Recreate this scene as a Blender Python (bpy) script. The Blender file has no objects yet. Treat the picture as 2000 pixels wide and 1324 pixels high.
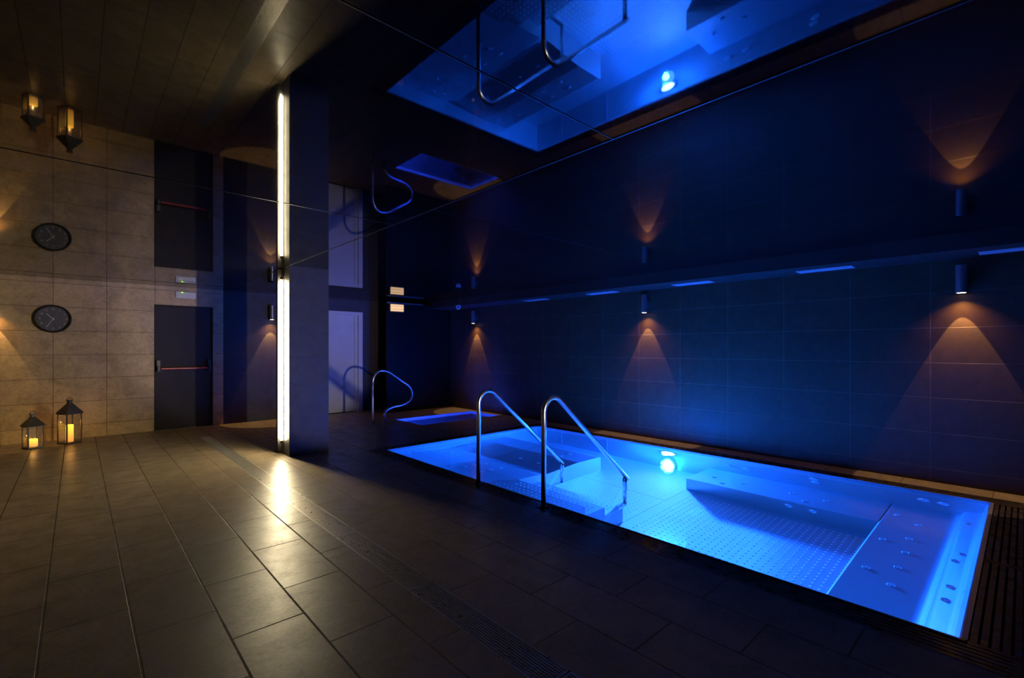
import bpy, bmesh, math, random
from mathutils import Vector, Matrix
PI = math.pi
sc = bpy.context.scene
col = sc.collection

# ------------------------------------------------------------------ camera, world, exposure
cam_d = bpy.data.cameras.new('camera')
cam = bpy.data.objects.new('camera', cam_d); col.objects.link(cam)
cam.location = (0, 0, 1.38)
cam.rotation_euler = (PI/2, 0, -math.atan2(0.6775, 0.7355))
cam_d.sensor_width = 36.0
cam_d.lens = 922/2000*36
cam_d.shift_y = 18/2000
cam_d.clip_start = 0.02
sc.camera = cam
sc.view_settings.view_transform = 'Standard'
sc.view_settings.look = 'None'
sc.view_settings.exposure = 0.0
sc.view_settings.gamma = 1.0
sc.view_settings.use_curve_mapping = False
w = bpy.data.worlds.new('world'); sc.world = w; w.use_nodes = True
w.node_tree.nodes['Background'].inputs[0].default_value = (0.012, 0.012, 0.014, 1)
w.node_tree.nodes['Background'].inputs[1].default_value = 0.1
sc.cycles.sample_clamp_indirect = 4.0
sc.cycles.max_bounces = 10
sc.cycles.transmission_bounces = 8
sc.cycles.glossy_bounces = 6
sc.cycles.diffuse_bounces = 4
sc.cycles.use_denoising = True

# room sizes (metres); X runs right and away, Y left and away from the camera
H = 2.43; XW = 6.5; YE = 9.85; XL = -3.0; YF = -1.2; XS = 1.98
WATER = -0.02

BLUE = (0.0045, 0.100, 1.0)
LED_E = 142.0
POOL_W = 4700.0
BEAM_W = 4200.0
PLUNGE_W = 750.0
SPOT_W = 74.0
HALO_W = 20.0
FILL_W = 560.0

# ------------------------------------------------------------------ helpers
def link(name, bm, m, parent=None, smooth=False):
    me = bpy.data.meshes.new(name)
    bmesh.ops.recalc_face_normals(bm, faces=bm.faces)
    bm.to_mesh(me); bm.free()
    if m: me.materials.append(m)
    if smooth:
        for p in me.polygons: p.use_smooth = True
    o = bpy.data.objects.new(name, me); col.objects.link(o)
    if parent: o.parent = parent
    return o
def tag(o, label=None, cat=None, group=None, kind=None):
    if label: o['label'] = label
    if cat: o['category'] = cat
    if group: o['group'] = group
    if kind: o['kind'] = kind
    return o
def empty(name, label, cat, loc=(0,0,0), rz=0, group=None):
    o = bpy.data.objects.new(name, None); col.objects.link(o)
    o.location = loc; o.rotation_euler = (0,0,rz); o.empty_display_size = .1
    return tag(o, label, cat, group)
def copy_tree(o, parent=None):
    c = o.copy(); col.objects.link(c); c.parent = parent
    for ch in [x for x in o.children]: copy_tree(ch, c)
    return c
def box(bm, x0, x1, y0, y1, z0, z1, bev=0):
    r = bmesh.ops.create_cube(bm, size=1)
    vs = r['verts']
    for v in vs:
        v.co = Vector(((x0+x1)/2+v.co.x*(x1-x0), (y0+y1)/2+v.co.y*(y1-y0), (z0+z1)/2+v.co.z*(z1-z0)))
    if bev:
        es = list({e for v in vs for e in v.link_edges})
        bmesh.ops.bevel(bm, geom=es, offset=bev, segments=2, affect='EDGES', profile=.7)
    return vs
def B(*a, **k):
    bm = bmesh.new(); box(bm, *a, **k); return bm
def quad(bm, pts):
    return bm.faces.new([bm.verts.new(p) for p in pts])
def lathe(bm, prof, c=(0,0,0), n=24, axis='z', cap=True):
    rings = []
    for r, h in prof:
        ring = []
        for i in range(n):
            a = 2*PI*i/n
            p = (r*math.cos(a), r*math.sin(a), h)
            if axis == 'y': p = (p[0], p[2], p[1])
            if axis == 'x': p = (p[2], p[0], p[1])
            ring.append(bm.verts.new((c[0]+p[0], c[1]+p[1], c[2]+p[2])))
        rings.append(ring)
    for a, b in zip(rings, rings[1:]):
        for i in range(n): bm.faces.new((a[i], a[(i+1)%n], b[(i+1)%n], b[i]))
    if cap:
        bm.faces.new(rings[0]); bm.faces.new(rings[-1])
def tube(bm, pts, r, n=14, cap=True):
    pts = [Vector(p) for p in pts]; rings = []; up = None
    for i, p in enumerate(pts):
        t = (pts[min(i+1, len(pts)-1)] - pts[max(i-1, 0)]).normalized()
        if up is None:
            up = t.orthogonal().normalized()
        up = (up - t*up.dot(t)).normalized(); s = t.cross(up)
        rings.append([bm.verts.new(p + (up*math.cos(2*PI*k/n) + s*math.sin(2*PI*k/n))*r) for k in range(n)])
    for a, b in zip(rings, rings[1:]):
        for k in range(n): bm.faces.new((a[k], a[(k+1)%n], b[(k+1)%n], b[k]))
    if cap: bm.faces.new(rings[0]); bm.faces.new(rings[-1])
def smooth_path(pts, n=8):          # Catmull-Rom through the given points
    P = [Vector(p) for p in pts]; P = [P[0]*2-P[1]] + P + [P[-1]*2-P[-2]]
    out = []
    for i in range(1, len(P)-2):
        a, b, c, d = P[i-1:i+3]
        for k in range(n):
            t = k/n
            out.append(.5*((2*b)+(c-a)*t+(2*a-5*b+4*c-d)*t*t+(3*b-a-3*c+d)*t**3))
    out.append(P[-2]); return out
def bent(pts, R, n=7):              # straight runs with rounded corners of radius R
    P = [Vector(p) for p in pts]; out = [P[0]]
    for i in range(1, len(P)-1):
        a = (P[i-1]-P[i]).normalized(); b = (P[i+1]-P[i]).normalized()
        rr = R[i-1] if isinstance(R, (list, tuple)) else R
        if rr <= 0: out.append(P[i]); continue
        th = a.angle(b); d = rr/math.tan(th/2)
        p0 = P[i]+a*d; p1 = P[i]+b*d
        c = P[i] + (a+b).normalized()*rr/math.sin(th/2)
        v0 = p0-c; v1 = p1-c; ang = v0.angle(v1)
        for k in range(n+1):
            t = k/n
            out.append(c + (v0*math.sin((1-t)*ang)+v1*math.sin(t*ang))/math.sin(ang))
    out.append(P[-1]); return out

# ------------------------------------------------------------------ materials
def mat(name, color=(.5,.5,.5), rough=.5, metal=0, emit=None, es=0, spec=.5, ior=1.5, coat=0):
    m = bpy.data.materials.new(name); m.use_nodes = True
    b = m.node_tree.nodes['Principled BSDF']
    b.inputs['Base Color'].default_value = (*color, 1)
    b.inputs['Roughness'].default_value = rough
    b.inputs['Metallic'].default_value = metal
    b.inputs['Specular IOR Level'].default_value = spec
    b.inputs['IOR'].default_value = ior
    b.inputs['Coat Weight'].default_value = coat
    if emit:
        b.inputs['Emission Color'].default_value = (*emit, 1)
        b.inputs['Emission Strength'].default_value = es
    return m
def N(m, t, **k):
    n = m.node_tree.nodes.new(t)
    for a, v in k.items(): setattr(n, a, v)
    return n
def L(m, a, b): m.node_tree.links.new(a, b)
def noisy(m, scale=8, amt=.25, detail=6, rough_amt=.1, bump=.0, stretch=(1,1,1)):
    """mottles the base colour and roughness of a material in object space"""
    b = m.node_tree.nodes['Principled BSDF']
    tc = N(m, 'ShaderNodeTexCoord'); mp = N(m, 'ShaderNodeMapping'); mp.inputs['Scale'].default_value = stretch
    L(m, tc.outputs['Object'], mp.inputs['Vector'])
    nz = N(m, 'ShaderNodeTexNoise'); nz.inputs['Scale'].default_value = scale; nz.inputs['Detail'].default_value = detail
    L(m, mp.outputs[0], nz.inputs['Vector'])
    mr = N(m, 'ShaderNodeMapRange'); mr.inputs['From Min'].default_value = .3; mr.inputs['From Max'].default_value = .7
    mr.inputs['To Min'].default_value = 1-amt; mr.inputs['To Max'].default_value = 1+amt
    L(m, nz.outputs['Fac'], mr.inputs['Value'])
    mx = N(m, 'ShaderNodeVectorMath', operation='SCALE')
    mx.inputs[0].default_value = b.inputs['Base Color'].default_value[:3]
    L(m, mr.outputs[0], mx.inputs['Scale']); L(m, mx.outputs[0], b.inputs['Base Color'])
    r0 = b.inputs['Roughness'].default_value
    m2 = N(m, 'ShaderNodeMapRange'); m2.inputs['From Min'].default_value = .3; m2.inputs['From Max'].default_value = .7
    m2.inputs['To Min'].default_value = max(.02, r0-rough_amt); m2.inputs['To Max'].default_value = min(1, r0+rough_amt)
    L(m, nz.outputs['Fac'], m2.inputs['Value']); L(m, m2.outputs[0], b.inputs['Roughness'])
    if bump:
        bp = N(m, 'ShaderNodeBump'); bp.inputs['Strength'].default_value = bump; bp.inputs['Distance'].default_value = .01
        L(m, nz.outputs['Fac'], bp.inputs['Height']); L(m, bp.outputs[0], b.inputs['Normal'])
    return m
def tiles(name, ux, uy, ox, oy, tw, th, offset, c1, c2, grout, mortar, rough, vein=6, bumpd=.002, freq=2, spec=.5, vamt=.22, tint=None):
    """tiled stone; ux, uy pick the world axes, ox, oy a joint crossing, tw x th the tile"""
    m = mat(name, c1, rough, spec=spec); b = m.node_tree.nodes['Principled BSDF']
    geo = N(m, 'ShaderNodeNewGeometry'); sp = N(m, 'ShaderNodeSeparateXYZ'); L(m, geo.outputs['Position'], sp.inputs[0])
    def shift(ax, o):
        a = N(m, 'ShaderNodeMath', operation='SUBTRACT'); L(m, sp.outputs[ax], a.inputs[0]); a.inputs[1].default_value = o-50*(tw if o == ox else th)
        return a.outputs[0]
    cb = N(m, 'ShaderNodeCombineXYZ'); 
    a = N(m, 'ShaderNodeMath', operation='SUBTRACT'); L(m, sp.outputs[ux], a.inputs[0]); a.inputs[1].default_value = ox-50*tw
    c = N(m, 'ShaderNodeMath', operation='SUBTRACT'); L(m, sp.outputs[uy], c.inputs[0]); c.inputs[1].default_value = oy-50*th
    L(m, a.outputs[0], cb.inputs[0]); L(m, c.outputs[0], cb.inputs[1])
    br = N(m, 'ShaderNodeTexBrick'); br.offset = offset; br.offset_frequency = freq; br.squash = 1
    br.inputs['Scale'].default_value = 1; br.inputs['Brick Width'].default_value = tw; br.inputs['Row Height'].default_value = th
    br.inputs['Mortar Size'].default_value = mortar; br.inputs['Mortar Smooth'].default_value = .3; br.inputs['Bias'].default_value = 0
    br.inputs['Color1'].default_value = (*c1, 1); br.inputs['Color2'].default_value = (*c2, 1); br.inputs['Mortar'].default_value = (*grout, 1)
    L(m, cb.outputs[0], br.inputs['Vector'])
    nz = N(m, 'ShaderNodeTexNoise'); nz.inputs['Scale'].default_value = vein; nz.inputs['Detail'].default_value = 8; nz.inputs['Roughness'].default_value = .65
    nz.inputs['Distortion'].default_value = .6
    L(m, geo.outputs['Position'], nz.inputs['Vector'])
    fine = N(m, 'ShaderNodeTexNoise'); fine.inputs['Scale'].default_value = vein*9; fine.inputs['Detail'].default_value = 4
    L(m, geo.outputs['Position'], fine.inputs['Vector'])
    ad = N(m, 'ShaderNodeMath', operation='MULTIPLY_ADD'); L(m, fine.outputs['Fac'], ad.inputs[0]); ad.inputs[1].default_value = .45
    L(m, nz.outputs['Fac'], ad.inputs[2])
    mr = N(m, 'ShaderNodeMapRange'); mr.inputs['From Min'].default_value = .5; mr.inputs['From Max'].default_value = .95
    mr.inputs['To Min'].default_value = 1-vamt; mr.inputs['To Max'].default_value = 1+vamt
    L(m, ad.outputs[0], mr.inputs['Value'])
    mx = N(m, 'ShaderNodeVectorMath', operation='SCALE'); L(m, br.outputs['Color'], mx.inputs[0]); L(m, mr.outputs[0], mx.inputs['Scale'])
    L(m, mx.outputs[0], b.inputs['Base Color'])
    rr = N(m, 'ShaderNodeMapRange'); rr.inputs['From Min'].default_value = .5; rr.inputs['From Max'].default_value = .95
    rr.inputs['To Min'].default_value = rough+.08; rr.inputs['To Max'].default_value = rough-.06
    L(m, ad.outputs[0], rr.inputs['Value'])
    ra = N(m, 'ShaderNodeMath', operation='MULTIPLY_ADD'); L(m, br.outputs['Fac'], ra.inputs[0]); ra.inputs[1].default_value = .4; L(m, rr.outputs[0], ra.inputs[2])
    L(m, ra.outputs[0], b.inputs['Roughness'])
    iv = N(m, 'ShaderNodeMath', operation='SUBTRACT'); iv.inputs[0].default_value = 1; L(m, br.outputs['Fac'], iv.inputs[1])
    hh = N(m, 'ShaderNodeMath', operation='MULTIPLY_ADD'); L(m, ad.outputs[0], hh.inputs[0]); hh.inputs[1].default_value = .25; L(m, iv.outputs[0], hh.inputs[2])
    bp = N(m, 'ShaderNodeBump'); bp.inputs['Strength'].default_value = .6; bp.inputs['Distance'].default_value = bumpd
    L(m, hh.outputs[0], bp.inputs['Height']); L(m, bp.outputs[0], b.inputs['Normal'])
    return m

M = {}
M['floor'] = tiles('stone_floor_tile', 1, 0, 0.535, 0.205, .67, .333, .5, (.235,.180,.115), (.205,.160,.105), (.105,.08,.052), .0055, .36, vein=5, spec=.30, bumpd=.004, vamt=.3)
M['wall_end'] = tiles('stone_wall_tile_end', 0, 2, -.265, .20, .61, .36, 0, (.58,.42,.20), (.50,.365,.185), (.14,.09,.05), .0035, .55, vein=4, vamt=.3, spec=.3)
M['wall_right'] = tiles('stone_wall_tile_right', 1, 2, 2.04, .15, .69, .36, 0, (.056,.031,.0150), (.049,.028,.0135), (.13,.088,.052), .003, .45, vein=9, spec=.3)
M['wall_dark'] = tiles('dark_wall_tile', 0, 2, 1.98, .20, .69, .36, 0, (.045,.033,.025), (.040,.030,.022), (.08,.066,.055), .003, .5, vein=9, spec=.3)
M['pillar'] = tiles('pillar_tile', 0, 2, 1.5, .22, 2.0, .347, 0, (.034,.032,.036), (.030,.029,.033), (.07,.065,.068), .003, .5, vein=9, spec=.25)
M['ceiling'] = noisy(mat('black_gloss_ceiling', (.004,.004,.005), .018, ior=1.7), 3, .1, rough_amt=.012)
M['soffit'] = noisy(mat('dark_soffit_paint', (.024,.019,.014), .55), 6, .1)
M['plain_dark'] = noisy(mat('plain_dark', (.02,.018,.016), .6), 6, .1)
M['glass_dark'] = mat('black_glass', (.004,.004,.004), .35, spec=.15)
M['seam'] = mat('seam_metal', (.07,.07,.07), .4, .9)
M['chrome'] = noisy(mat('polished_steel', (.74,.72,.70), .24, 1), 20, .04, rough_amt=.03)
M['alu'] = noisy(mat('grey_aluminium', (.30,.30,.31), .38, .8), 25, .06)
M['black'] = noisy(mat('black_plastic', (.012,.012,.012), .4), 20, .1)
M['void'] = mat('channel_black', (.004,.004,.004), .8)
M['grate'] = noisy(mat('brown_grating_slat', (.035,.025,.019), .30), 12, .3)
M['drain'] = noisy(mat('drain_steel', (.36,.34,.30), .36, .6), 30, .15)
M['red'] = mat('red_paint', (.55,.045,.02), .3)
M['white'] = noisy(mat('white_paint', (.62,.60,.60), .5), 5, .05)
M['door'] = noisy(mat('grey_brown_door', (.042,.033,.024), .7, spec=.25), 6, .12)
M['silver'] = noisy(mat('white_plastic', (.7,.7,.74), .35), 15, .04)
M['clock_face'] = noisy(mat('grey_clock_face', (.13,.13,.12), .35), 9, .15)
M['clock_mark'] = mat('pale_print', (.62,.60,.55), .5)
M['lantern'] = noisy(mat('tarnished_metal', (.060,.055,.052), .45, .3), 14, .3)
M['ledm'] = mat('warm_tube_light', (.9,.9,.8), .5, emit=(1,.83,.50), es=LED_E)
M['lens'] = mat('warm_lens', (.9,.9,.8), .5, emit=(1,.72,.42), es=7)
M['green'] = mat('green_indicator', (.1,.8,.05), .4, emit=(.35,1,.03), es=1.6)
M['signlit'] = mat('cream_lit_panel', (.1,.08,.05), .5, emit=(1,.62,.27), es=1.0)
M['gap'] = mat('light_gap', (.9,.8,.6), .5, emit=(1,.85,.6), es=.35)

def candle_mat(name, e):
    m = mat(name, (.8,.45,.15), .6)
    b = m.node_tree.nodes['Principled BSDF']
    tc = N(m, 'ShaderNodeTexCoord'); sp = N(m, 'ShaderNodeSeparateXYZ'); L(m, tc.outputs['Generated'], sp.inputs[0])
    cr = N(m, 'ShaderNodeValToRGB'); cr.color_ramp.elements[0].color = (1,.36,.06,1); cr.color_ramp.elements[1].color = (1,.53,.03,1)
    L(m, sp.outputs[2], cr.inputs[0]); L(m, cr.outputs[0], b.inputs['Emission Color'])
    mr = N(m, 'ShaderNodeMapRange'); mr.inputs['To Min'].default_value = e*.45; mr.inputs['To Max'].default_value = e*1.4
    L(m, sp.outputs[2], mr.inputs['Value']); L(m, mr.outputs[0], b.inputs['Emission Strength'])
    return m
M['candle'] = candle_mat('glowing_wax', 1.6)

def steel(name, color=(.36,.38,.40), rough=.34, metal=.88, sx=(1,40,1)):
    m = mat(name, color, rough, metal); b = m.node_tree.nodes['Principled BSDF']
    tc = N(m, 'ShaderNodeNewGeometry'); mp = N(m, 'ShaderNodeMapping'); mp.inputs['Scale'].default_value = sx
    L(m, tc.outputs['Position'], mp.inputs['Vector'])
    nz = N(m, 'ShaderNodeTexNoise'); nz.inputs['Scale'].default_value = 5; nz.inputs['Detail'].default_value = 5
    L(m, mp.outputs[0], nz.inputs['Vector'])
    mr = N(m, 'ShaderNodeMapRange'); mr.inputs['To Min'].default_value = rough-.08; mr.inputs['To Max'].default_value = rough+.10
    L(m, nz.outputs['Fac'], mr.inputs['Value']); L(m, mr.outputs[0], b.inputs['Roughness'])
    return m
M['steel'] = steel('brushed_pool_steel', sx=(30,1,30))
M['steel_matt'] = steel('satin_plunge_steel', (.42,.44,.46), .4, .25)
M['steel_dots'] = steel('pool_floor_steel', rough=.38, sx=(30,1,30))
M['stud'] = mat('polished_stud_steel', (.80,.83,.86), .3, .4)
M['jet'] = mat('jet_steel', (.75,.78,.8), .16, .9)

def glass_surface(name, ior, pass_through, tint=(1,1,1)):
    m = bpy.data.materials.new(name); m.use_nodes = True; nt = m.node_tree; nt.nodes.remove(nt.nodes['Principled BSDF'])
    g = N(m, 'ShaderNodeBsdfGlass'); g.inputs['IOR'].default_value = ior; g.inputs['Roughness'].default_value = 0; g.inputs['Color'].default_value = (*tint, 1)
    t = N(m, 'ShaderNodeBsdfTransparent'); x = N(m, 'ShaderNodeMixShader'); x.inputs[0].default_value = pass_through
    L(m, g.outputs[0], x.inputs[1]); L(m, t.outputs[0], x.inputs[2]); L(m, x.outputs[0], nt.nodes['Material Output'].inputs[0])
    return m
M['water'] = glass_surface('still_water', 1.33, .02)
def pane_mat():
    m = bpy.data.materials.new('lantern_pane'); m.use_nodes = True; nt = m.node_tree; nt.nodes.remove(nt.nodes['Principled BSDF'])
    g = N(m, 'ShaderNodeBsdfGlossy'); g.inputs['Roughness'].default_value = .05
    t = N(m, 'ShaderNodeBsdfTransparent'); x = N(m, 'ShaderNodeMixShader'); x.inputs[0].default_value = .07
    L(m, t.outputs[0], x.inputs[1]); L(m, g.outputs[0], x.inputs[2]); L(m, x.outputs[0], nt.nodes['Material Output'].inputs[0])
    return m
M['pane'] = pane_mat()

def lamp(kind, name, loc, energy, color, parent=None, **k):
    d = bpy.data.lights.new(name, kind); d.energy = energy; d.color = color
    for a, v in k.items(): setattr(d, a, v)
    o = bpy.data.objects.new(name, d); col.objects.link(o); o.location = loc
    if parent: o.parent = parent
    return o

# added fill spot, unseen on the pool side, aimed at the end-wall doors
fl = lamp('SPOT', 'fill_spot', (2.85, -.9, .9), FILL_W, (1, .91, .84), None, spot_size=math.radians(27), spot_blend=.3, shadow_soft_size=.05)
fl.rotation_euler = (PI/2+math.radians(5.5), 0, 0)

# ------------------------------------------------------------------ setting
PX0, PX1, PY0, PY1 = 3.08, 6.0, .20, 5.85       # main pool
GW = .20                                          # grating width
QX0, QX1, QY0, QY1 = 4.50, 6.32, 7.25, 8.20      # plunge pool
holes = [(PX0-GW, PX1+GW, PY0-GW, PY1+GW), (QX0-.06, QX1+.06, QY0-.06, QY1+.06), (1.385, 1.555, .25, 8.67)]
def struct(name, bm, m, smooth=False):
    o = link(name, bm, m, None, smooth); o['kind'] = 'structure'; return o
xs = sorted({XL, XW} | {h for a in holes for h in a[:2]}); ys = sorted({YF, YE} | {h for a in holes for h in a[2:]})
bm = bmesh.new(); vd = {}
def V(x, y):
    if (x, y) not in vd: vd[(x, y)] = bm.verts.new((x, y, 0))
    return vd[(x, y)]
for x0, x1 in zip(xs, xs[1:]):
    for y0, y1 in zip(ys, ys[1:]):
        cx, cy = (x0+x1)/2, (y0+y1)/2
        if any(a < cx < b and c < cy < d for a, b, c, d in holes): continue
        bm.faces.new((V(x0,y0), V(x1,y0), V(x1,y1), V(x0,y1)))
r = bmesh.ops.extrude_face_region(bm, geom=list(bm.faces))
for g in r['geom']:
    if isinstance(g, bmesh.types.BMVert): g.co.z -= .1
struct('floor', bm, M['floor'])
struct('ceiling', B(XL, XW, YF, YE, H, H+.1), M['ceiling'])
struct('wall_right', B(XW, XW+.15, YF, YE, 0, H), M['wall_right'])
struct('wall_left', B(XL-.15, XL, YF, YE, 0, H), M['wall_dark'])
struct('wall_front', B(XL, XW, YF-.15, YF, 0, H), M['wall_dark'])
# end wall: openings for the fire door and the white door
D1a, D1b, D1h = .945, 1.79, 2.115
W1a, W1b, W1h = 3.62, 4.60, 2.165
bm = bmesh.new()
box(bm, XL, D1a, YE, YE+.2, 0, H); box(bm, D1a, D1b, YE, YE+.2, D1h, H)
box(bm, D1b, 1.95, YE, YE+.2, 0, H)
struct('wall_end', bm, M['wall_end'])
bm = bmesh.new(); box(bm, 1.95, W1a, YE, YE+.2, 0, H); box(bm, W1a, W1b, YE, YE+.2, W1h, H); box(bm, W1b, XW, YE, YE+.2, 0, H)
struct('wall_end_far', bm, M['wall_dark'])
struct('wall_behind_doors', B(XL, XW, YE+.2, YE+.3, 0, H), M['plain_dark'])
# projecting wall pier beside the corridor
struct('wall_pier', B(XS, 2.48, 6.32, 6.85, 0, H), M['pillar'])
# soffit along the right wall
struct('trim_1', B(5.90, XW, YF, 9.2, 2.275, H), M['soffit'])
# dark glazed screen closing the far right corner
struct('trim_2', B(4.86, XW, 9.20, 9.26, 0, 2.34), M['glass_dark'])
struct('trim_3', B(4.86, 5.75, 9.19, 9.27, 2.34, 2.37), M['alu'])
# ceiling seams
k = 4
for args in ((XS-.004, XS+.004, YF, YE), (XL, XS, 1.397, 1.401), (XL, XS, 3.628, 3.632), (XS, 5.9, 3.038, 3.042)):
    struct('trim_%d' % k, B(*args, H-.0025, H+.01), M['seam']); k += 1
# troughs under the gratings
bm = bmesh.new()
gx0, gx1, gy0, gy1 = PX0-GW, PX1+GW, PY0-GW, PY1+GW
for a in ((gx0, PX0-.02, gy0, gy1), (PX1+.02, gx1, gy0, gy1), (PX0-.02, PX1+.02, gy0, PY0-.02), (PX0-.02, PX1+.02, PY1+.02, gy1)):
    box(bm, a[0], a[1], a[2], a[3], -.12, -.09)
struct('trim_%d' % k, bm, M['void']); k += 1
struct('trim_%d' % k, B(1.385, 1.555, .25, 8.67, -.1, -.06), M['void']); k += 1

# ------------------------------------------------------------------ doors
fd = empty('fire_door', 'grey brown fire door with a red push bar in the end wall', 'door', ((D1a+D1b)/2, YE, 0))
link('leaf', B(-.405, .405, .05, .10, .012, D1h-.025, bev=.004), M['door'], fd)
fr = bmesh.new(); box(fr, -.4215, -.407, .02, .14, 0, D1h); box(fr, .407, .4215, .02, .14, 0, D1h); box(fr, -.407, .407, .02, .14, D1h-.022, D1h)
link('frame', fr, M['door'], fd)
pb = link('push_bar', bmesh.new(), M['red'], fd)
b_ = bmesh.new(); tube(b_, [(-.33, -.05, 1.035), (.33, -.05, 1.035)], .016, 12); b_.to_mesh(pb.data); b_.free(); pb['label'] = 'red push bar'
for x in (-.365, .365):
    b_ = bmesh.new(); box(b_, x-.028, x+.028, -.015, .05, .98, 1.18, bev=.006); box(b_, x-.022, x+.022, -.075, -.015, 1.0, 1.075, bev=.008)
    link('bar_bracket', b_, M['black'], fd)
b_ = B(-.40, .40, .03, .12, 0, .010); link('light_leak_strip', b_, M['seam'], fd)  # reflecting strip added in place of light leaking under the door

wd = empty('interior_door', 'pale door with a wide frame partly hidden behind the pier', 'door', ((W1a+W1b)/2, YE, 0))
hw = (W1b-W1a)/2
link('leaf', B(-hw+.10, hw-.16, .045, .09, .012, W1h-.075, bev=.003), M['white'], wd)
fr = bmesh.new(); box(fr, -hw, -hw+.09, -.03, .12, 0, W1h, bev=.003); box(fr, hw-.095, hw, -.03, .12, 0, W1h, bev=.003); box(fr, -hw+.09, hw-.095, -.03, .12, W1h-.075, W1h, bev=.003)
link('frame', fr, M['white'], wd)
link('stop_strip', B(hw-.16, hw-.095, .02, .10, 0, W1h-.075), M['white'], wd)

# exit light above the fire door
ex = empty('emergency_light', 'small white emergency light with a green indicator above the fire door', 'light', (1.385, YE, 2.30))
link('housing', B(-.145, .145, -.028, 0, -.055, .055, bev=.008), M['silver'], ex)
link('diffuser', B(-.12, .14, -.042, -.026, -.043, .030, bev=.008), M['silver'], ex)
b_ = bmesh.new(); lathe(b_, [(.014, 0), (.014, -.010), (.008, -.014)], (-.055, -.026, .034), 12, 'y'); link('indicator', b_, M['green'], ex)

# lit cream light box high on the dark screen
lb = empty('wall_light_box', 'cream lit panel high up beside the pale door', 'light', (4.95, 9.17, 2.26))
link('lit_panel', B(-.03, .27, -.03, -.01, -.085, .06), M['signlit'], lb)
link('housing', B(-.045, .285, -.01, .02, -.10, .075), M['alu'], lb)
for z in (-.045, .02): link('louvre', B(-.03, .27, -.034, -.03, z, z+.006), M['white'], lb)

# ------------------------------------------------------------------ vertical tube light on the pier
tl = empty('tube_light', 'tall warm white vertical tube light on the side of the pier', 'light', (XS, 6.575, 0))
b_ = bmesh.new(); lathe(b_, [(.006, .175), (.015, .20), (.021, .27), (.021, 2.18), (.015, 2.25), (.006, 2.275)], (-.022, 0, 0), 16)
link('tube', b_, M['ledm'], tl, True)
link('channel', B(-.006, 0, -.045, .045, .02, 2.42), M['plain_dark'], tl)
link('cutoff_fin', B(-.045, -.0, .060, .066, .02, 2.42), M['plain_dark'], tl)  # fin added to keep the tube's light off the far end wall
for z in (.14, 2.275): link('end_cap', B(-.03, -.006, -.012, .012, z, z+.035, bev=.003), M['black'], tl)

# ------------------------------------------------------------------ wall lamps
def make_wall_lamp(loc, rz, label, group):
    t = empty('wall_lamp', label, 'wall lamp', loc, rz, group)     # wall behind at local +x
    b_ = bmesh.new(); lathe(b_, [(.040, .004), (.045, .0), (.045, .27), (.040, .275)], (-.105, 0, 0), 28); link('cylinder', b_, M['alu'], t, False)
    link('bracket', B(-.062, -.0, -.028, .028, .07, .19, bev=.004), M['alu'], t)
    b_ = bmesh.new(); lathe(b_, [(.033, -.002), (.033, .006)], (-.105, 0, 0), 24); link('lens', b_, M['lens'], t)
    s = lamp('SPOT', 'beam', (-.105, 0, -.006), SPOT_W, (1, .62, .28), t, spot_size=math.radians(49), spot_blend=.06, shadow_soft_size=.004)
    h = lamp('SPOT', 'glow', (-.105, 0, -.006), HALO_W, (1, .50, .17), t, spot_size=math.radians(120), spot_blend=.9, shadow_soft_size=.01)
    return t
g1 = 'cylinder wall lamps along the pool wall'
wl = make_wall_lamp((XW, .42, 1.925), 0, 'grey cylinder wall lamp nearest the right edge, above the pool corner', g1)
def lamp_at(loc, rz, label, group):
    c = copy_tree(wl); c.location = loc; c.rotation_euler = (0, 0, rz); c['label'] = label; c['group'] = group; return c
lamp_at((XW, 3.95, 1.925), 0, 'grey cylinder wall lamp above the middle of the long pool', g1)
lamp_at((XW, 8.20, 1.925), 0, 'grey cylinder wall lamp furthest away, beside the plunge pool', g1)
g2 = 'cylinder wall lamps on the end wall'
lamp_at((2.74, YE, 1.925), PI/2, 'dark cylinder wall lamp between the fire door and the bright tube light', g2)
c = lamp_at((-.885, YE, 1.925), PI/2, 'cylinder wall lamp cut off by the left edge, left of the clock', g2)
for ch in c.children:
    if ch.type == 'LIGHT':
        ch.data = ch.data.copy(); ch.data.energy *= .35

# ------------------------------------------------------------------ vents in the soffit
vt = empty('air_vent', 'slim air vent in the soffit, furthest of the row', 'air vent', (6.24, 6.13, 2.275), 0, 'air vents under the soffit')
b_ = bmesh.new(); box(b_, -.085, -.07, -.27, .27, -.008, 0); box(b_, .07, .085, -.27, .27, -.008, 0); box(b_, -.07, .07, -.27, -.255, -.008, 0); box(b_, -.07, .07, .255, .27, -.008, 0)
link('frame', b_, M['silver'], vt)
b_ = bmesh.new()
for i in range(6):
    x = -.06+i*.024; box(b_, x-.009, x+.009, -.255, .255, -.006, -.002)
link('louvres', b_, M['silver'], vt)
for y, lb_ in ((4.62, 'slim air vent in the soffit, second furthest of the row'), (3.10, 'pale blue lit air vent in the soffit right of the middle wall lamp'),
               (1.535, 'bright blue lit air vent in the soffit, between the middle and nearest wall lamps'), (.02, 'air vent in the soffit at the right edge, right of the nearest wall lamp')):
    c = copy_tree(vt); c.location.y = y; c['label'] = lb_

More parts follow.
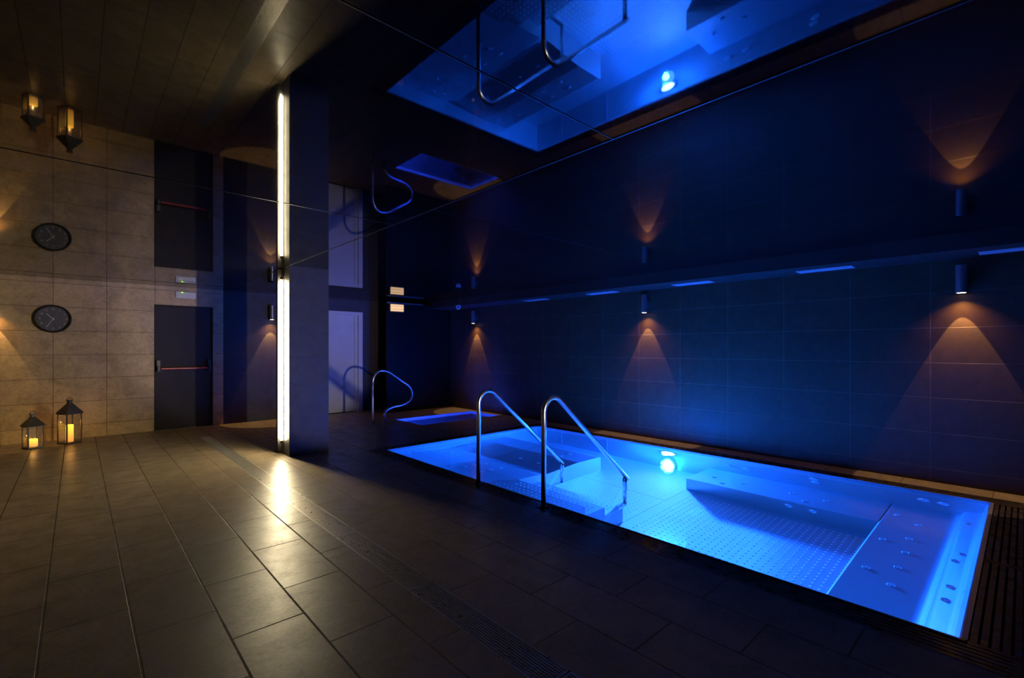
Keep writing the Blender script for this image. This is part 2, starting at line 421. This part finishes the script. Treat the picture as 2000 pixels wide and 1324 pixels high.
# security camera
sd = empty('dome_camera', 'small white dome security camera under the ceiling in the far corner', 'camera', (5.70, 7.80, H))
b_ = bmesh.new(); lathe(b_, [(.012, 0), (.012, -.15), (.055, -.158), (.055, -.175)], (0,0,0), 24); link('mount', b_, M['plain_dark'], sd)
b_ = bmesh.new(); lathe(b_, [(.053, -.175), (.053, -.20), (.046, -.23), (.030, -.255), (.01, -.263)], (0,0,0), 24); link('dome', b_, M['silver'], sd, True)
b_ = bmesh.new(); lathe(b_, [(.014, -.012), (.016, 0), (.012, .01)], (-.028, -.036, -.232), 16, 'y'); link('lens', b_, M['black'], sd)

# ------------------------------------------------------------------ clock
ck = empty('wall_clock', 'round grey wall clock with a black rim above the lanterns', 'clock', (-.265, YE, 1.818))
b_ = bmesh.new(); lathe(b_, [(.205, 0), (.207, -.03), (.200, -.045), (.188, -.047), (.183, -.030), (.183, -.012)], (0,0,0), 64, 'y', cap=False)
link('rim', b_, M['black'], ck, True)
b_ = bmesh.new(); lathe(b_, [(.200, 0), (.185, -.016)], (0,0,0), 64, 'y'); link('dial', b_, M['clock_face'], ck)
def text_mesh(name, s, size, loc, rot, m, parent, ext=.001):
    cu = bpy.data.curves.new(name, 'FONT'); cu.body = s; cu.size = size; cu.align_x = 'CENTER'; cu.align_y = 'CENTER'; cu.extrude = ext
    o = bpy.data.objects.new(name, cu); col.objects.link(o)
    dg = bpy.context.evaluated_depsgraph_get(); me = bpy.data.meshes.new_from_object(o.evaluated_get(dg)); me.name = name
    bpy.data.objects.remove(o)
    me.materials.clear(); me.materials.append(m)
    o = bpy.data.objects.new(name, me); col.objects.link(o); o.location = loc; o.rotation_euler = rot; o.parent = parent; return o
for i in range(1, 13):
    a = PI/2 - i*PI/6
    text_mesh('numeral', str(i), .040, (.142*math.cos(a), -.018, .142*math.sin(a)), (PI/2, 0, 0), M['clock_mark'], ck)
def hand(name, ang, ln, wd_, tail, y):
    b_ = bmesh.new(); box(b_, -wd_/2, wd_/2, -.001, .001, -tail, ln)
    o = link(name, b_, M['clock_mark'], ck); o.location = (0, y, 0); o.rotation_euler = (0, math.radians(ang), 0)
hand('hour_hand', 317, .105, .010, .025, -.021); hand('minute_hand', 209, .135, .008, .030, -.025)
b_ = bmesh.new(); lathe(b_, [(.009, -.018), (.009, -.030)], (0,0,0), 16, 'y'); link('hub', b_, M['clock_mark'], ck)

# ------------------------------------------------------------------ lanterns and candles
def lantern(loc, rz, w_, hb, ht, label, ch, cr, clabel):
    t = empty('lantern', label, 'lantern', loc, rz, 'lanterns on the floor by the end wall')
    a = w_/2
    b_ = bmesh.new(); box(b_, -a, a, -a, a, .0, .022, bev=.003); link('base', b_, M['lantern'], t)
    for sx in (-1, 1):
        for sy in (-1, 1):
            link('post', B(sx*(a-.008)-.007, sx*(a-.008)+.007, sy*(a-.008)-.007, sy*(a-.008)+.007, .022, hb), M['lantern'], t)
    link('head_frame', B(-a-.006, a+.006, -a-.006, a+.006, hb, hb+.012), M['lantern'], t)
    hr = hb+.012+(ht-hb)*.72
    b_ = bmesh.new(); e = a+.016; s_ = .022
    lo = [(-e,-e,hb+.012), (e,-e,hb+.012), (e,e,hb+.012), (-e,e,hb+.012)]; hi = [(-s_,-s_,hr), (s_,-s_,hr), (s_,s_,hr), (-s_,s_,hr)]
    vl = [b_.verts.new(p) for p in lo]; vh = [b_.verts.new(p) for p in hi]
    for i in range(4): b_.faces.new((vl[i], vl[(i+1)%4], vh[(i+1)%4], vh[i]))
    b_.faces.new(vl); b_.faces.new(vh); link('roof', b_, M['lantern'], t)
    b_ = bmesh.new(); box(b_, -.022, .022, -.022, .022, hr, hr+.035); box(b_, -.032, .032, -.032, .032, hr+.035, hr+.045)
    link('chimney', b_, M['lantern'], t)
    b_ = bmesh.new(); tube(b_, [(.035*math.cos(q), 0, hr+.045+.034*math.sin(q)) for q in [PI*i/10 for i in range(11)]], .0035, 8); link('handle', b_, M['lantern'], t)
    for k_, (x0, x1, y0, y1) in enumerate(((-a+.016, a-.016, -a+.004, -a+.007), (-a+.016, a-.016, a-.007, a-.004), (-a+.004, -a+.007, -a+.016, a-.016), (a-.007, a-.004, -a+.016, a-.016))):
        link('glass_pane', B(x0, x1, y0, y1, .022, hb), M['pane'], t)
    c = bmesh.new(); lathe(c, [(cr*.96, .0), (cr, .004), (cr, ch-.008), (cr*.9, ch), (cr*.6, ch-.012), (.003, ch-.014)], (0,0,0), 28)
    ccc = link('candle', c, M['candle'], None, False); ccc.location = (loc[0], loc[1], .0225)
    tag(ccc, clabel, 'candle', 'candles inside the lanterns')
    q = bmesh.new(); lathe(q, [(.002, ch-.014), (.002, ch+.012)], (0,0,0), 8); link('wick', q, M['black'], ccc)
    lamp('POINT', 'flame_light', (0, 0, ch+.03), .35*ch/.1, (1,.45,.12), ccc, shadow_soft_size=0)
lantern((-.080, 9.405, 0), math.radians(32), .195, .425, .63, 'taller dark metal lantern under the clock holding a tall candle', .245, .043, 'tall pillar candle glowing in the taller lantern')
lantern((-.450, 9.275, 0), math.radians(24), .17, .30, .465, 'shorter dark metal lantern at the left holding a short candle', .105, .050, 'short wide candle glowing in the shorter lantern')

# ------------------------------------------------------------------ linear floor drain
segs = []
y = .27
first = None
for i in range(8):
    if first is None:
        t = empty('drain_cover', 'x', 'drain cover', (1.47, 0, 0), 0, 'perforated steel drain covers in a line')
        b_ = bmesh.new()
        box(b_, -.084, -.070, 0, 1.044, -.02, 0); box(b_, .070, .084, 0, 1.044, -.02, 0); box(b_, -.070, .070, 0, .012, -.02, -.0005); box(b_, -.070, .070, 1.032, 1.044, -.02, -.0005)
        link('rim', b_, M['drain'], t)
        b_ = bmesh.new(); box(b_, -.070, .070, .012, 1.032, -.008, -.005)
        for j in range(9): box(b_, -.0605+j*.01512-.0045, -.0605+j*.01512+.0045, .012, 1.032, -.008, -.001)
        for j in range(34):
            for q in range(4): lathe(b_, [(.005, -.005), (.004, .001)], (-.048+.032*q+(.016 if j % 2 else 0)-.008, .03+j*.0295, 0), 6)
        link('grid', b_, M['drain'], t); first = t
    else: t = copy_tree(first)
    t.location.y = y + i*1.05
    segs.append(t)
names = ['nearest', 'second nearest', 'third from the camera', 'fourth from the camera, lit grey', 'fifth from the camera, with the tube light glare', 'sixth from the camera', 'second furthest', 'furthest, near the fire door']
for t, n_ in zip(segs, names): t['label'] = 'perforated steel drain cover, ' + n_

# ------------------------------------------------------------------ slotted gratings round the pool
def grating(x0, x1, y0, y1, along, label, flip=False):
    t = empty('pool_grating', label, 'grating', ((x0+x1)/2, (y0+y1)/2, 0), 0, 'slotted gratings round the long pool')
    ox, oy = (x0+x1)/2, (y0+y1)/2
    x0 -= ox; x1 -= ox; y0 -= oy; y1 -= oy
    b_ = bmesh.new(); n = 5
    if along == 'y':
        wv = (x1-x0)
        for j in range(n):
            a = x0+wv*(j+.5)/n; box(b_, a-wv*.35/n, a+wv*.35/n, y0+.03, y1-.03, -.03, -.002)
        link('slats', b_, M['grate'], t)
        for yy in (y0+.016, y1-.016): link('end_bar', B(x0, x1, yy-.014, yy+.014, -.032, -.001), M['grate'], t)
    else:
        wv = (y1-y0)
        for j in range(n):
            a = y0+wv*(j+.5)/n; box(b_, x0+.03, x1-.03, a-wv*.35/n, a+wv*.35/n, -.03, -.002)
        link('slats', b_, M['grate'], t)
        for xx in (x0+.016, x1-.016): link('end_bar', B(xx-.014, xx+.014, y0, y1, -.032, -.001), M['grate'], t)
e = .018
grating(gx0, PX0-e, .0, 1.72, 'y', 'slotted brown grating at the near edge of the pool, towards the bottom right')
grating(gx0, PX0-e, 1.72, 4.32, 'y', 'slotted grating at the near edge of the pool below the two handrails')
grating(gx0, PX0-e, 4.32, gy1, 'y', 'slotted grating at the left tip of the pool, near edge')
grating(PX1+e, gx1, .0, 1.9, 'y', 'slotted grating at the wall side of the pool, lit golden by the nearest wall lamp')
grating(PX1+e, gx1, 1.9, 3.9, 'y', 'slotted grating at the wall side of the pool behind the bright underwater light')
grating(PX1+e, gx1, 3.9, gy1, 'y', 'slotted grating at the wall side of the pool, far end')
grating(PX0-e, 4.35, gy0, PY0-e, 'x', 'slotted dark grating at the right end of the pool, nearer half')
grating(4.35, PX1+e, gy0, PY0-e, 'x', 'slotted dark grating at the right end of the pool, wall side half')
grating(PX0-e, 4.6, PY1+e, gy1, 'x', 'slotted dark grating at the left end of the pool, near half')
grating(4.6, PX1+e, PY1+e, gy1, 'x', 'slotted dark grating at the left end of the pool, wall side half')

# ------------------------------------------------------------------ the long pool
pool = empty('swimming_pool', 'long stainless steel hydrotherapy pool glowing blue along the right wall', 'pool', (4.5, 3.0, 0))
PI_ = Matrix.Translation((-4.5, -3.0, 0))
def ppart(name, bm, m, smooth=False):
    bmesh.ops.transform(bm, matrix=PI_, verts=bm.verts); return link(name, bm, m, pool, smooth)
ZF = -1.0
def prism_x(bm, prof, x0, x1):      # prof: (y, z) closed
    a = [bm.verts.new((x0, y, z)) for y, z in prof]; b = [bm.verts.new((x1, y, z)) for y, z in prof]
    for i in range(len(prof)): bm.faces.new((a[i], a[(i+1)%len(prof)], b[(i+1)%len(prof)], b[i]))
    bm.faces.new(a); bm.faces.new(b)
def prism_y(bm, prof, y0, y1):      # prof: (x, z) closed
    a = [bm.verts.new((x, y0, z)) for x, z in prof]; b = [bm.verts.new((x, y1, z)) for x, z in prof]
    for i in range(len(prof)): bm.faces.new((a[i], a[(i+1)%len(prof)], b[(i+1)%len(prof)], b[i]))
    bm.faces.new(a); bm.faces.new(b)
def dots(bm, x0, x1, y0, y1, z, sp=.06, r_=.0105, h_=.0045, skip=None):
    nx = int((x1-x0)/sp); ny = int((y1-y0)/sp)
    for i in range(nx):
        for j in range(ny):
            x = x0+(i+.5)*sp; y_ = y0+(j+.5)*sp
            if skip and skip(x, y_): continue
            lo = [bm.verts.new((x+r_*math.cos(q*PI/3), y_+r_*math.sin(q*PI/3), z)) for q in range(6)]
            hi = [bm.verts.new((x+.55*r_*math.cos(q*PI/3), y_+.55*r_*math.sin(q*PI/3), z+h_)) for q in range(6)]
            for q in range(6): bm.faces.new((lo[q], lo[(q+1)%6], hi[(q+1)%6], hi[q])).material_index = 1
            bm.faces.new(hi).material_index = 1
# basin walls with a folded rim
b_ = bmesh.new(); T = .012
box(b_, PX0-T, PX0, PY0-T, PY1+T, ZF-.02, 0); box(b_, PX1, PX1+T, PY0-T, PY1+T, ZF-.02, 0)
box(b_, PX0, PX1, PY0-T, PY0, ZF-.02, 0); box(b_, PX0, PX1, PY1, PY1+T, ZF-.02, 0)
for yy in (5.28, 4.36):            # welded wall seams
    box(b_, PX1-.004, PX1, yy-.004, yy+.004, ZF, -.03)
box(b_, PX1-.003, PX1, .3, 2.72, -.475, -.468); box(b_, PX1-.002, PX1, .3, 2.72, -.13, -.127)
ppart('basin_wall', b_, M['steel'])
b_ = bmesh.new()
box(b_, PX0-.010, PX0+.004, PY0-.010, PY1+.010, -.006, .004); box(b_, PX1-.004, PX1+.010, PY0-.010, PY1+.010, -.006, .004)
box(b_, PX0+.004, PX1-.004, PY0-.018, PY0+.004, -.006, .004); box(b_, PX0+.004, PX1-.004, PY1-.004, PY1+.018, -.006, .004)
ppart('rim', b_, M['steel'])
b_ = bmesh.new(); box(b_, PX0, PX1, PY0, PY1, ZF-.02, ZF)
dots(b_, 3.75, 5.30, .95, 2.68, ZF); dots(b_, 4.10, 5.95, 2.80, 3.90, ZF, skip=lambda x, y: x > 5.35 and y > 3.3)
box(b_, 3.1, 5.37, 2.735, 2.745, ZF, ZF+.003); box(b_, 4.86, 4.868, 2.745, 3.90, ZF, ZF+.003)
ppart('floor_plate', b_, M['steel_dots']).data.materials.append(M['stud'])
# left platform: two moulded loungers
b_ = bmesh.new()
prof = [(3.08, -.335), (3.30, -.350), (3.75, -.385), (4.08, -.425), (4.13, -.470), (4.20, -.478), (4.45, -.430), (4.70, -.372), (4.80, -.358), (5.0, -.366), (5.22, -.375), (5.27, -.395), (5.27, -1.0), (3.08, -1.0)]
prism_y(b_, prof, 3.93, 4.945); prism_y(b_, prof, 4.955, PY1)
ppart('lounger_platform', b_, M['steel'])
# bench along the wall and seat platform at the right end, with a sloped back
ZB = -.60
b_ = bmesh.new()
box(b_, 5.37, PX1, .90, 2.75, ZF, ZB, bev=.012)
ppart('bench', b_, M['steel'])
b_ = bmesh.new()
prof = [(.90, ZF), (.90, ZB-.012), (.888, ZB), (.47, ZB), (.435, -.594), (.41, -.575), (.395, -.54), (.388, -.49), (.384, -.45), (.374, -.420), (.355, -.400), (.29, -.365), (.265, -.345), (.252, -.315), (.246, -.26), (.240, -.14), (.228, -.08), (.215, -.03), (.20, -.03), (.20, ZF)]
prism_x(b_, prof, 3.08, 5.999)
o = ppart('seat_platform', b_, M['steel'], True); o.data.set_sharp_from_angle(angle=math.radians(40))
# steps with anti-slip studs
xa = (3.44, 3.74, 4.04); za = (-.20, -.42, -.64)
x_prev = 3.08
for xx, zz in zip(xa, za):
    b_ = bmesh.new(); box(b_, x_prev, xx, 2.74, 3.929, ZF, zz, bev=0); dots(b_, x_prev+.03, xx-.01, 2.80, 3.90, zz, sp=.06)
    ppart('step', b_, M['steel_dots']).data.materials.append(M['stud']); x_prev = xx
# jets
def jet(x, y_, z, axis='z', r_=.026, sl=0):
    b_ = bmesh.new()
    lathe(b_, [(r_, 0), (r_, .004), (r_*.8, .009), (r_*.62, .004), (r_*.45, .004), (r_*.3, .010), (.002, .012)], (0,0,0), 18)
    o = link('jet', b_, M['jet'], pool)
    o.location = (x-4.5, y_-3.0, z)
    if axis == 'x': o.rotation_euler = (0, -PI/2, 0)
    if axis == 'y': o.rotation_euler = (-PI/2+sl, 0, 0)
def lz(x):
    P_ = [(3.08, -.335), (3.30, -.350), (3.75, -.385), (4.08, -.425), (4.13, -.470), (4.20, -.478), (4.45, -.430), (4.70, -.372), (4.80, -.358), (5.0, -.366), (5.22, -.375)]
    for (a, b), (c, d) in zip(P_, P_[1:]):
        if a <= x <= c: return b+(d-b)*(x-a)/(c-a)
    return -.38
for x in (3.60, 3.75, 3.91):
    for dy in (0, -.30): 
        jet(x, 5.72+dy-(x-3.6)*.1, lz(x)); jet(x, 4.78+dy-(x-3.6)*.1, lz(x))
for x in (4.45, 4.90, 5.09):
    for yy in (5.70, 5.36, 4.66, 4.33): jet(x, yy, lz(x))
for x, yy in ((4.93,.80),(5.09,.65),(4.76,.63),(4.27,.79),(4.43,.63),(4.10,.62),(5.50,.64),(5.67,.81)): jet(x, yy, ZB)
for x, yy in ((5.66,1.70),(5.49,1.53),(5.65,1.38),(5.65,2.54),(5.48,2.37),(5.64,2.20)): jet(x, yy, ZB)
for yy in (1.64, 1.42): jet(5.37, yy, -.74, 'x', .04)
for yy, z in ((2.52, -.30), (2.30, -.31), (1.58, -.22), (1.565, -.34), (.66, -.26), (.52, -.27)): jet(PX1, yy, z, 'x', .045)
for x, y_ in ((4.78, .305), (4.62, .335), (4.12, .320), (3.90, .325), (5.60, .32)): jet(x, y_, -.372-(y_-.31)*.5, 'z', .030)
# underwater lamp in the wall
b_ = bmesh.new(); lathe(b_, [(.12, 0), (.125, .010), (.105, .018), (.097, .012)], (0,0,0), 32)
o = link('lamp_ring', b_, M['jet'], pool); o.location = (PX1-4.5, 3.33-3, -.24); o.rotation_euler = (0, -PI/2, 0)
M['plens'] = mat('blue_white_lens', (.5,.8,1), .4, emit=(.14,.5,1), es=150)
b_ = bmesh.new(); lathe(b_, [(.095, .006), (.092, .016)], (0,0,0), 28)
o = link('lamp_lens', b_, M['plens'], pool); o.location = (PX1-4.5, 3.33-3, -.24); o.rotation_euler = (0, -PI/2, 0)
lamp('POINT', 'pool_light', (PX1-.07-4.5, 3.33-3, -.24), POOL_W, BLUE, pool, shadow_soft_size=.045)

bl = lamp('SPOT', 'pool_beam', (PX1-.05-4.5, 3.33-3, -.24), BEAM_W, (.03, .20, 1), pool, spot_size=math.radians(95), spot_blend=1, shadow_soft_size=.04)
bl.rotation_euler = Vector((4.55-5.95, 2.85-3.33, -1.0+.24)).to_track_quat('-Z', 'Y').to_euler()

ww = bmesh.new(); quad(ww, [(PX0, PY0, WATER), (PX1, PY0, WATER), (PX1, PY1, WATER), (PX0, PY1, WATER)])
tag(link('pool_water', ww, M['water']), 'clear still water filling the long steel pool', 'water')

# ------------------------------------------------------------------ handrails of the long pool
def rail(yy, foot_x, label):
    t = empty('pool_handrail', label, 'handrail', (3.0, yy, 0), 0, 'bent steel handrails of the long pool')
    b_ = bmesh.new()
    pts = bent([(0, 0, .0), (0.005, 0, 1.085), (1.29, 0, -.005)], .125, 14)
    tube(b_, pts, .0225, 20); link('top_rail', b_, M['chrome'], t, True)
    b_ = bmesh.new(); tube(b_, [(foot_x-3.0, 0, .012), (foot_x-3.0, 0, -.76)], .0225, 20); link('foot', b_, M['chrome'], t, True)
    b_ = bmesh.new(); lathe(b_, [(.045, .002), (.045, .006), (.024, .010)], (0,0,0), 24); link('deck_collar', b_, M['grate'], t)
    b_ = bmesh.new(); box(b_, 4.04-3.0, foot_x-3.0, -.03, .03, -.78, -.72, bev=.006); link('foot_bracket', b_, M['jet'], t)
rail(3.76, 4.28, 'left steel handrail of the pool steps')
rail(2.85, 4.24, 'right steel handrail of the pool steps, nearer the camera')

# ------------------------------------------------------------------ plunge pool
pl = empty('plunge_pool', 'small rectangular steel plunge pool in the far corner lit dim blue', 'pool', (5.41, 7.725, 0))
m_ = Matrix.Translation((-5.41, -7.725, 0))
def qpart(name, bm, m):
    bmesh.ops.transform(bm, matrix=m_, verts=bm.verts); return link(name, bm, m, pl)
b_ = bmesh.new()
box(b_, QX0-T, QX0, QY0-T, QY1+T, -.9, 0); box(b_, QX1, QX1+T, QY0-T, QY1+T, -.9, 0)
box(b_, QX0, QX1, QY0-T, QY0, -.9, 0); box(b_, QX0, QX1, QY1, QY1+T, -.9, 0)
qpart('basin_wall', b_, M['steel_matt'])
b_ = B(QX0, QX1, QY0, QY1, -.92, -.9); qpart('floor_plate', b_, M['steel_matt'])
b_ = bmesh.new(); R_ = .055
box(b_, QX0-R_, QX0+.004, QY0-R_, QY1+R_, -.004, .012, bev=.003); box(b_, QX1-.004, QX1+R_, QY0-R_, QY1+R_, -.004, .012, bev=.003)
box(b_, QX0+.004, QX1-.004, QY0-R_, QY0+.004, -.004, .012, bev=.003); box(b_, QX0+.004, QX1-.004, QY1-.004, QY1+R_, -.004, .012, bev=.003)
qpart('rim', b_, M['drain'])
for k_ in range(2):
    b_ = bmesh.new(); box(b_, 5.85-.28*(1-k_)+.02, QX1, QY0, QY1, -.9 if k_ == 0 else -.6, -.6+.28*k_)
    qpart('step', b_, M['steel_matt'])
for xx in (5.98, 6.14):
    b_ = bmesh.new(); tube(b_, [(xx, QY1-.005, -.25)] + [(xx, QY1-.02-.07*math.sin(PI*q/8), -.25+.18*q/8) for q in range(1, 8)] + [(xx, QY1-.005, -.07)], .010, 8)
    qpart('grab_ring', b_, M['chrome'])
lamp('POINT', 'plunge_light', (5.25-5.41, QY0+.10-7.725, -.55), PLUNGE_W, (.014,.055,1), pl, shadow_soft_size=.03)
ww = bmesh.new(); quad(ww, [(QX0, QY0, WATER), (QX1, QY0, WATER), (QX1, QY1, WATER), (QX0, QY1, WATER)])
tag(link('plunge_water', ww, M['water']), 'still water in the small far plunge pool', 'water')
t = empty('curved_handrail', 'looped steel handrail beside the small plunge pool', 'handrail', (4.0, 8.1, 0))
pts = [(3.988,0), (3.988,.35), (3.988,.63), (3.998,.80), (4.059,.917), (4.161,.965), (4.296,.938), (4.424,.860), (4.60,.745), (4.72,.665), (4.79,.575), (4.811,.46), (4.754,.36), (4.60,.298), (4.424,.275), (4.296,.235), (4.223,.156), (4.213,.07), (4.213,0)]
b_ = bmesh.new(); tube(b_, smooth_path([(x-4.0, 0, z) for x, z in pts], 6), .020, 16); link('tube', b_, M['chrome'], t, True)
for xx in (-.012, .213):
    b_ = bmesh.new(); lathe(b_, [(.042, .001), (.042, .006), (.022, .010)], (xx, 0, 0), 20); link('deck_collar', b_, M['chrome'], t)
